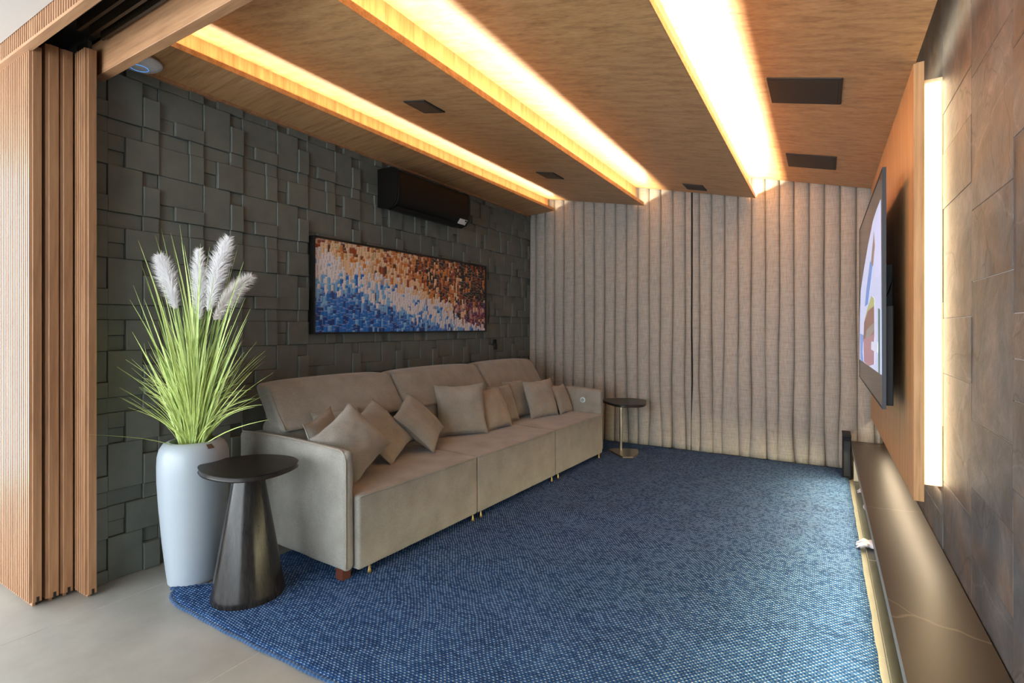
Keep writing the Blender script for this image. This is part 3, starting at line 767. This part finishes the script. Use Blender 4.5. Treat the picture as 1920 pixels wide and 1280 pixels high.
def plume(tip, root, width, mat, seed, curve=0.03):
    p1, p0 = gp(*tip), gp(*root); d = p1-p0; L = d.length; dn = d.normalized()
    sd = dn.cross(FWD).normalized(); rr = random.Random(seed); mb = MB()
    pl = MB()
    for k in range(2600):
        t = rr.random()**0.85; c = p0+d*t+sd*curve*math.sin(math.pi*t)
        q = rr.uniform(0, 2*math.pi); rad = (sd*math.cos(q)+FWD*math.sin(q))
        wdt = width*(math.sin(math.pi*min(1, 0.12+0.80*t))**0.7)*rr.uniform(0.35, 1.25)
        e = c+rad*wdt+dn*wdt*rr.uniform(0.7, 1.6)+Vector((0, 0, -0.25*wdt))
        m_ = (c+e)/2+dn*wdt*0.12
        w_ = (e-c).cross(FWD); w_ = w_.normalized()*0.0007 if w_.length > 1e-6 else sd*0.0007
        pl.poly([c-w_, c+w_, m_+w_*0.8]); pl.poly([c-w_, m_+w_*0.8, m_-w_*0.8]); pl.poly([m_-w_*0.8, m_+w_*0.8, e])
    o = pl.build('plume', mat, gr)
    MB().tube([Vector((0, 0, 0)), p0*0.5+Vector((0, 0, 0.0)), p0, p0+d*0.5+sd*curve, p1], [0.003, 0.003, 0.0025, 0.002, 0.001], 6).build('stem', M['stalk'], o, smooth='all')
plume((299, 482), (330, 580), 0.050, M['plume'], 1, -0.01)
plume((373, 470), (374, 600), 0.042, M['plume'], 2, 0.0)
plume((428, 448), (390, 585), 0.052, M['plume'], 3, 0.012)
plume((470, 520), (400, 600), 0.046, M['plume_grey'], 4, 0.02)

# ================================================================== LEFT WALL THINGS
# picture
def art():
    y0, y1, z0, z1 = 2.215, 4.225, 1.150, 1.795
    a = thing('wall_picture', 'wide framed abstract print of blue, white and orange blocks', 'picture', (XL+0.035, (y0+y1)/2, z0))
    W, Hh = y1-y0, z1-z0; D = 0.045
    for (p, q, r2, s2) in ((-W/2, -W/2+0.012, 0, Hh), (W/2-0.012, W/2, 0, Hh), (-W/2+0.012, W/2-0.012, 0, 0.012), (-W/2+0.012, W/2-0.012, Hh-0.012, Hh)):
        MB().box(-0.035, D-0.02, p, q, r2, s2).build('frame_bar', M['frame'], a)
    mb = MB(); rr = random.Random(11)
    xp = D-0.034
    iy0, iy1, iz0, iz1 = -W/2+0.012, W/2-0.012, 0.012, Hh-0.012
    def mixc(c, d, t): t = max(0, min(1, t)); return tuple(c[i]*(1-t)+d[i]*t for i in range(3))
    def colour(s, t):
        k_ = srand(s*9, t*4, 3); s += rr.uniform(-.03, .03)+0.05*k_; t += rr.uniform(-.05, .05)+0.10*srand(s*7, t*3, 8)
        d = t-(0.78-0.72*s)
        r = rr.random()
        deep, blue, cyan = (0.004, 0.06, 0.32), (0.008, 0.20, 0.72), (0.22, 0.55, 0.92)
        white, cream = (0.92, 0.88, 0.92), (0.95, 0.66, 0.40)
        orange, rust, brown, dark = (0.75, 0.26, 0.05), (0.36, 0.07, 0.02), (0.12, 0.045, 0.02), (0.025, 0.012, 0.01)
        mag, pink = (0.26, 0.03, 0.07), (0.62, 0.30, 0.30)
        if s > 0.74 and t < 0.42 and d > 0.02:
            return [mag, pink, dark, rust, (0.12, 0.05, 0.16), cream][int(r*5.6)]
        if d < -0.24:
            return mixc(blue if r < 0.62 else (deep if r < 0.86 else cyan), white, 0.25*rr.random()*(d+0.5))
        if d < 0.0:
            return cyan if r < 0.10+(-d)*1.8 else (white if r < 0.9 else blue)
        if d < 0.17:
            return white if r < 0.72-d*2 else (cream if r < 0.95 else (0.5, 0.42, 0.55))
        if s < 0.52:
            return cream if r < 0.46 else (orange if r < 0.68 else (rust if r < 0.86 else ((0.75, 0.55, 0.30) if r < 0.95 else brown)))
        if s > 0.80: return dark if r < 0.58 else (brown if r < 0.78 else (rust if r < 0.92 else orange))
        return orange if r < 0.30 else (rust if r < 0.52 else (brown if r < 0.74 else (cream if r < 0.88 else dark)))
    mb.quad((xp, iy0, iz0), (xp, iy1, iz0), (xp, iy1, iz1), (xp, iy0, iz1), (0.08, 0.05, 0.04))
    rows = 26; n = 0
    for r_ in range(rows+3):
        t = 1.06-r_/rows*1.06
        y = iy0+rr.uniform(-0.02, 0)
        while y < iy1:
            wd = rr.uniform(0.018, 0.036); s = (y+wd/2-iy0)/(iy1-iy0)
            if rr.random() < 0.86:
                c = colour(s, t); hgt = rr.uniform(0.06, 0.13)*(1.7 if (s > 0.55 and t > 0.55) else 1)
                zt = iz0+t*(iz1-iz0)+rr.uniform(-0.012, 0.012); zb = max(iz0, zt-hgt)
                zt = min(zt, iz1)
                ya, yb = max(iy0, y), min(iy1, y+wd)
                if zt > zb+0.004 and yb > ya+0.003:
                    n += 1; x = xp+0.0002+n*1.6e-6; ym = ya+(yb-ya)*0.62
                    mb.quad((x, ya, zb), (x, ym, zb), (x, ym, zt), (x, ya, zt), c)
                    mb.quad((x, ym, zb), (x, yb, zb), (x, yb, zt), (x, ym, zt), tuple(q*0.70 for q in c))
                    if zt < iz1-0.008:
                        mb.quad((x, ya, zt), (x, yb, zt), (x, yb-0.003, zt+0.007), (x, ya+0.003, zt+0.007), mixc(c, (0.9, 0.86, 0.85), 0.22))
            y += wd*rr.uniform(0.75, 1.15)
    mb.build('print', M['print'], a, label='abstract block print in blue, white, orange and dark red')
art()
# air conditioner
ac = thing('air_conditioner', 'black split air conditioner high on the tiled wall', 'air conditioner', (XL+0.03, 3.265, 2.10))
W2 = 0.455
prof = [(0.0, 0.0), (0.10, -0.022), (0.155, -0.005), (0.185, 0.03), (0.195, 0.08), (0.195, 0.20), (0.18, 0.255), (0.14, 0.275), (0.0, 0.275)]
def sm(pr): return pr
MB().prism(prof, 'y', -W2+0.016, W2-0.016).build('body', M['ac'], ac, bevel=0.006, smooth=True)
for s in (-1, 1):
    y0_ = -W2 if s < 0 else W2-0.014
    MB().prism([(p*0.985, q) for p, q in prof], 'y', y0_, y0_+0.014).build('end_cap', M['ac'], ac, bevel=0.005, smooth=True)
MB().prism([(0.06, -0.0225), (0.105, -0.0275), (0.16, -0.010), (0.157, -0.004), (0.10, -0.020)], 'y', -W2+0.04, W2-0.04).build('louvre', M['ac_dark'], ac)
st = MB(); st.quad((0.156, W2-0.135, -0.0095), (0.156, W2-0.03, -0.0095), (0.188, W2-0.03, 0.031), (0.188, W2-0.135, 0.031))
stk = st.build('energy_sticker', M['sticker'], ac, label='white energy sticker')
md = stk.modifiers.new('t', 'SOLIDIFY'); md.thickness = 0.003; md.offset = 0
st = MB(); st.quad((0.1795, W2-0.06, 0.0165), (0.1795, W2-0.038, 0.0165), (0.1875, W2-0.038, 0.027), (0.1875, W2-0.06, 0.027)); 
q_ = st.build('sticker_mark', M['black'], stk); md = q_.modifiers.new('t', 'SOLIDIFY'); md.thickness = 0.005; md.offset = 0
# remote holder on the wall
rh = thing('remote_holder', 'small black remote holder fixed to the tiled wall', 'remote', (XL+0.03, 4.42, 0.965))
MB().box(-0.03, 0.014, -0.024, 0.024, 0, 0.06).build('holder', M['black'], rh, bevel=0.003)
MB().box(-0.004, 0.010, -0.019, 0.019, 0.055, 0.105).build('remote', M['ac'], rh, bevel=0.003)
# access point on the ceiling
ap = thing('access_point', 'white round wireless access point on the oak ceiling', 'access point', (-2.785, 1.19, 2.459))
MB().lathe([(0.001, -0.034), (0.035, -0.033), (0.070, -0.026), (0.090, -0.012), (0.094, 0.0)], 40).build('shell', M['white_plastic'], ap, smooth='all')
MB().tube([(0.036*math.cos(2*math.pi*k/32), 0.036*math.sin(2*math.pi*k/32), -0.0328) for k in range(33)], 0.0017, 6).build('light_ring', M['blue_glow'], ap, label='glowing blue ring')

# ================================================================== CEILING SPEAKERS
def speaker(quad, a, b, mat, lab, grp=None):
    pts = [onslope(*q, a, b) for q in quad]
    c = sum(pts, Vector())/4
    sx = (abs(pts[1].x-pts[0].x)+abs(pts[2].x-pts[3].x))/4; sy = (abs(pts[3].y-pts[0].y)+abs(pts[2].y-pts[1].y))/4
    ang = math.atan2(b[1]-a[1], b[0]-a[0]); L = sx/math.cos(ang)
    t = thing('ceiling_speaker', lab, 'speaker', c, 0, grp); t.rotation_euler = (0, -ang, 0)
    rbox(-L, L, -sy, sy, -0.007, 0.006, 0.004, None, (2, 2, 1)).build('frame', M['speaker'], t)
    MB().box(-L+0.016, L-0.016, -sy+0.016, sy-0.016, -0.0085, -0.004).build('grille', mat, t, bevel=0.001)
    return t
P2 = (STARTS[0], TIPS[1]); P3 = (STARTS[1], TIPS[2]); P4 = (STARTS[2], (0.335, 2.325))
speaker([(1438, 147), (1580, 144), (1578, 193), (1447, 192)], *P4, M['speaker'], 'large dark square ceiling speaker beside the television wall, farther from the curtain')
speaker([(1472, 288), (1569, 292), (1568, 317), (1480, 311)], *P4, M['speaker'], 'large dark square ceiling speaker beside the television wall, close to the curtain')
speaker([(757, 189), (796, 187), (835, 209), (795, 211)], *P2, M['speaker_brown'], 'small brown square ceiling speaker above the sofa, near the air conditioner')
speaker([(1005, 322), (1040, 323), (1056, 335), (1025, 333)], *P2, M['speaker_brown'], 'small brown square ceiling speaker above the far end of the sofa')
speaker([(1280, 344), (1316, 347), (1326, 356), (1290, 355)], *P3, M['speaker'], 'small dark square ceiling speaker in the middle panel close to the curtain')

# ================================================================== TELEVISION WALL
XP = 0.329
pn = thing('wall_panel', 'oak veneer television panel standing proud of the slate wall', 'panel', (XP, 2.79, 0.454))
pn['kind'] = 'structure'
def loc(mb): mb.v = [(v[0]-XP, v[1]-2.79, v[2]-0.454) for v in mb.v]; return mb
loc(MB().box(XP, 0.3655, 2.79, 5.13, 0.454, 2.330)).build('veneer_sheet', M['wood_wall'], pn, bevel=0.001, seg=1)
loc(MB().box(0.3655, XS, 2.825, 5.13, 0.52, 2.26)).build('batten', M['pale_batten'], pn)
loc(MB().box(0.374, XS-0.018, 2.815, 2.8255, 0.525, 2.24)).build('led_strip', M['led'], pn, label='glowing vertical light strip')
# television
XT, TY0, TY1 = 0.235, 2.975, 4.80
tz0, tz1 = 0.817, 1.942
tv = thing('television', 'large wall mounted flat television switched on', 'television', (XT, (TY0+TY1)/2, tz0))
def tl_(mb): mb.v = [(v[0]-XT, v[1]-(TY0+TY1)/2, v[2]-tz0) for v in mb.v]; return mb
tl_(MB().box(XT, XT+0.012, TY0, TY1, tz0, tz1)).build('glass', M['tvglass'], tv)
for (a, b2, c, d) in ((TY0-0.004, TY0, tz0-0.004, tz1+0.004), (TY1, TY1+0.004, tz0-0.004, tz1+0.004), (TY0, TY1, tz1, tz1+0.004), (TY0, TY1, tz0-0.004, tz0)):
    tl_(MB().box(XT-0.002, XT+0.014, a, b2, c, d)).build('bezel', M['tvedge'], tv)
tl_(MB().box(XT+0.012, XT+0.045, TY0+0.03, TY1-0.03, tz0+0.01, 1.30)).build('back_housing', M['tvbody'], tv, bevel=0.004)
tl_(MB().box(XT+0.012, XP+0.002, 3.6, 4.2, 1.10, 1.55)).build('mount', M['black'], tv)
mb = MB(); lay = [0]
def scr(pts, col):
    lay[0] += 1
    P = [onx(px, py, XT) for px, py in pts]
    mb.poly([(-0.0004-0.0003*lay[0], min(max(p.y, TY0+0.008), TY1-0.006)-(TY0+TY1)/2, p.z-tz0) for p in P][::-1], col)
scr([(1651.5, 373), (1644, 392), (1637, 414), (1628, 458), (1620, 505), (1614, 545), (1612.5, 590), (1612, 640), (1611.5, 673), (1653.5, 703)], (0.55, 0.60, 0.86))
scr([(1651.5, 385), (1646, 405), (1641, 440), (1640, 520), (1651, 520)], (0.60, 0.62, 0.90))
scr([(1639, 433), (1635.6, 469), (1633, 497), (1637.5, 499), (1641, 459)], (0.26, 0.16, 0.14))
scr([(1632, 489), (1625, 542), (1622, 575), (1628, 570), (1636.5, 499)], (0.10, 0.25, 0.62))
scr([(1620, 628), (1618, 660), (1620, 679), (1614, 674), (1613, 625)], (0.16, 0.28, 0.62))
scr([(1621, 602), (1628, 575), (1635, 554), (1640, 560), (1640, 577), (1628, 583)], (0.40, 0.42, 0.16))
scr([(1619.5, 640), (1621, 604), (1628, 583), (1640, 573), (1640.5, 632), (1632, 640)], (0.22, 0.10, 0.08))
scr([(1623, 637), (1626, 618), (1640, 604), (1640.4, 618), (1630, 634)], (0.24, 0.22, 0.20))
scr([(1620, 636), (1640.4, 626), (1640, 683), (1630, 686), (1621, 678)], (0.36, 0.18, 0.22))
scr([(1635, 640), (1647, 641), (1647, 662), (1634.5, 655)], (0.62, 0.66, 0.84))
scr([(1648, 577), (1652, 580), (1652, 702), (1648.5, 699)], (0.05, 0.14, 0.11))
mb.build('picture', M['screen'], tv, label='lit landscape picture with pale sky')
cb = [onx(1652+q[0], q[1], XT+0.03) for q in ((4, 585), (6, 560), (11, 545), (13, 530), (12, 522))]
MB().tube([(p.x-XT+0.012*i*0.5, p.y+0.05-(TY0+TY1)/2, p.z-tz0) for i, p in enumerate(cb)], 0.003, 6).build('cable', M['black'], tv, smooth='all')

# ================================================================== CONSOLE
co = thing('media_console', 'long low brown marble console along the slate wall', 'console', (0.30, 2.7, 0))
def lc(mb): mb.v = [(v[0]-0.30, v[1]-2.7, v[2]) for v in mb.v]; return mb
ya, yb = 0.2, 5.09
lc(MB().box(0.188, XS-0.015, ya, yb, 0.232, 0.260)).build('top_slab', M['marble_top'], co, bevel=0.001, seg=1)
lc(MB().box(0.1875, 0.1895, ya, yb, 0.2225, 0.2595)).build('front_edge', M['edge_grey'], co)
lc(MB().box(0.192, XS-0.015, ya, 4.74, 0.0, 0.018)).build('base_plinth', M['marble_base'], co)
lc(MB().box(0.1905, 0.1935, ya, 4.74, 0.0, 0.0185)).build('plinth_edge', M['edge_grey'], co)
lc(MB().box(XS-0.03, XS-0.014, ya, yb, 0.0, 0.235)).build('back_board', M['marble_base'], co)
lc(MB().box(0.196, XS-0.02, 4.76, 4.80, 0.0, 0.233)).build('support', M['cream'], co, label='cream upright board under the slab')
lc(MB().box(0.196, XS-0.02, ya, ya+0.04, 0.018, 0.233)).build('support', M['cream'], co)
lc(MB().box(0.190, 0.206, 0.95, 4.74, 0.2245, 0.233)).build('led_profile', M['white_plastic'], co)
# subwoofer at the far end
sw = thing('loudspeaker', 'narrow black loudspeaker box standing on the floor at the console end', 'loudspeaker', (0.135, 4.93, 0.0))
MB().box(-0.008, 0.048, -0.10, 0.13, 0.0, 0.33).build('cabinet', M['ac'], sw, bevel=0.004)
MB().box(-0.009, 0.049, -0.102, 0.131, 0.33, 0.345).build('top_plate', M['tvbody'], sw, bevel=0.003)
MB().box(0.0, 0.040, -0.104, -0.099, 0.03, 0.30).build('grille', M['black'], sw)

# things lying on the console plinth
def fringe(px, py, seed, n, size, lab):
    c = onz(px, py, 0.03); rr = random.Random(seed)
    t = thing('tasselled_cloth', lab, 'cloth', (c.x, c.y, 0.0185))
    def body(u, v):
        a = 2*math.pi*u; f = math.pi*v
        return (0.012+0.05*size*math.sin(f)*math.cos(a)*(1+0.2*srand(a, f, seed)), 0.035*size*math.sin(f)*math.sin(a)*(1+0.2*srand(a, f, seed+1)), 0.022*size*(1-math.cos(f)))
    MB().grid(body, 16, 10, True).build('cloth', M['towel'], t, smooth='all')
    mb = MB()
    for k in range(n):
        y = rr.uniform(-0.04, 0.04)*size; x0 = -0.02*size; z = rr.uniform(0.006, 0.03)*size
        x1 = x0-rr.uniform(0.03, 0.055)*size
        mb.tube([(x0, y, z), ((x0+x1)/2, y+rr.uniform(-.006, .006), z+0.004), (x1, y+rr.uniform(-.01, .01), max(0.003, z-0.012))], [0.004*size, 0.005*size, 0.0035*size], 6)
    o = mb.build('tassels', M['towel'], t, smooth='all')
fringe(1636, 1024, 1, 26, 1.0, 'white cotton cloth with tassels on the console plinth')
def blob(px, py, size, seed, lab):
    c = onz(px, py, 0.03)
    t = MB()
    def body(u, v):
        a = 2*math.pi*u; f = math.pi*v; k = 1+0.12*srand(math.cos(a)*2, math.sin(a)*2+f, seed)
        return (c.x+0.038*size*math.sin(f)*math.cos(a)*k, c.y+0.06*size*math.sin(f)*math.sin(a)*k, 0.0185+0.03*size*(1-math.cos(f)))
    return tag(t.grid(body, 18, 12, True).build('cotton_bundle', M['towel'], smooth='all'), lab, 'cloth')
blob(1629, 955, 0.8, 3, 'smooth white rounded bundle on the console plinth')
fringe(1623, 921, 5, 12, 0.7, 'small white tasselled cloth on the console plinth nearest the loudspeaker')
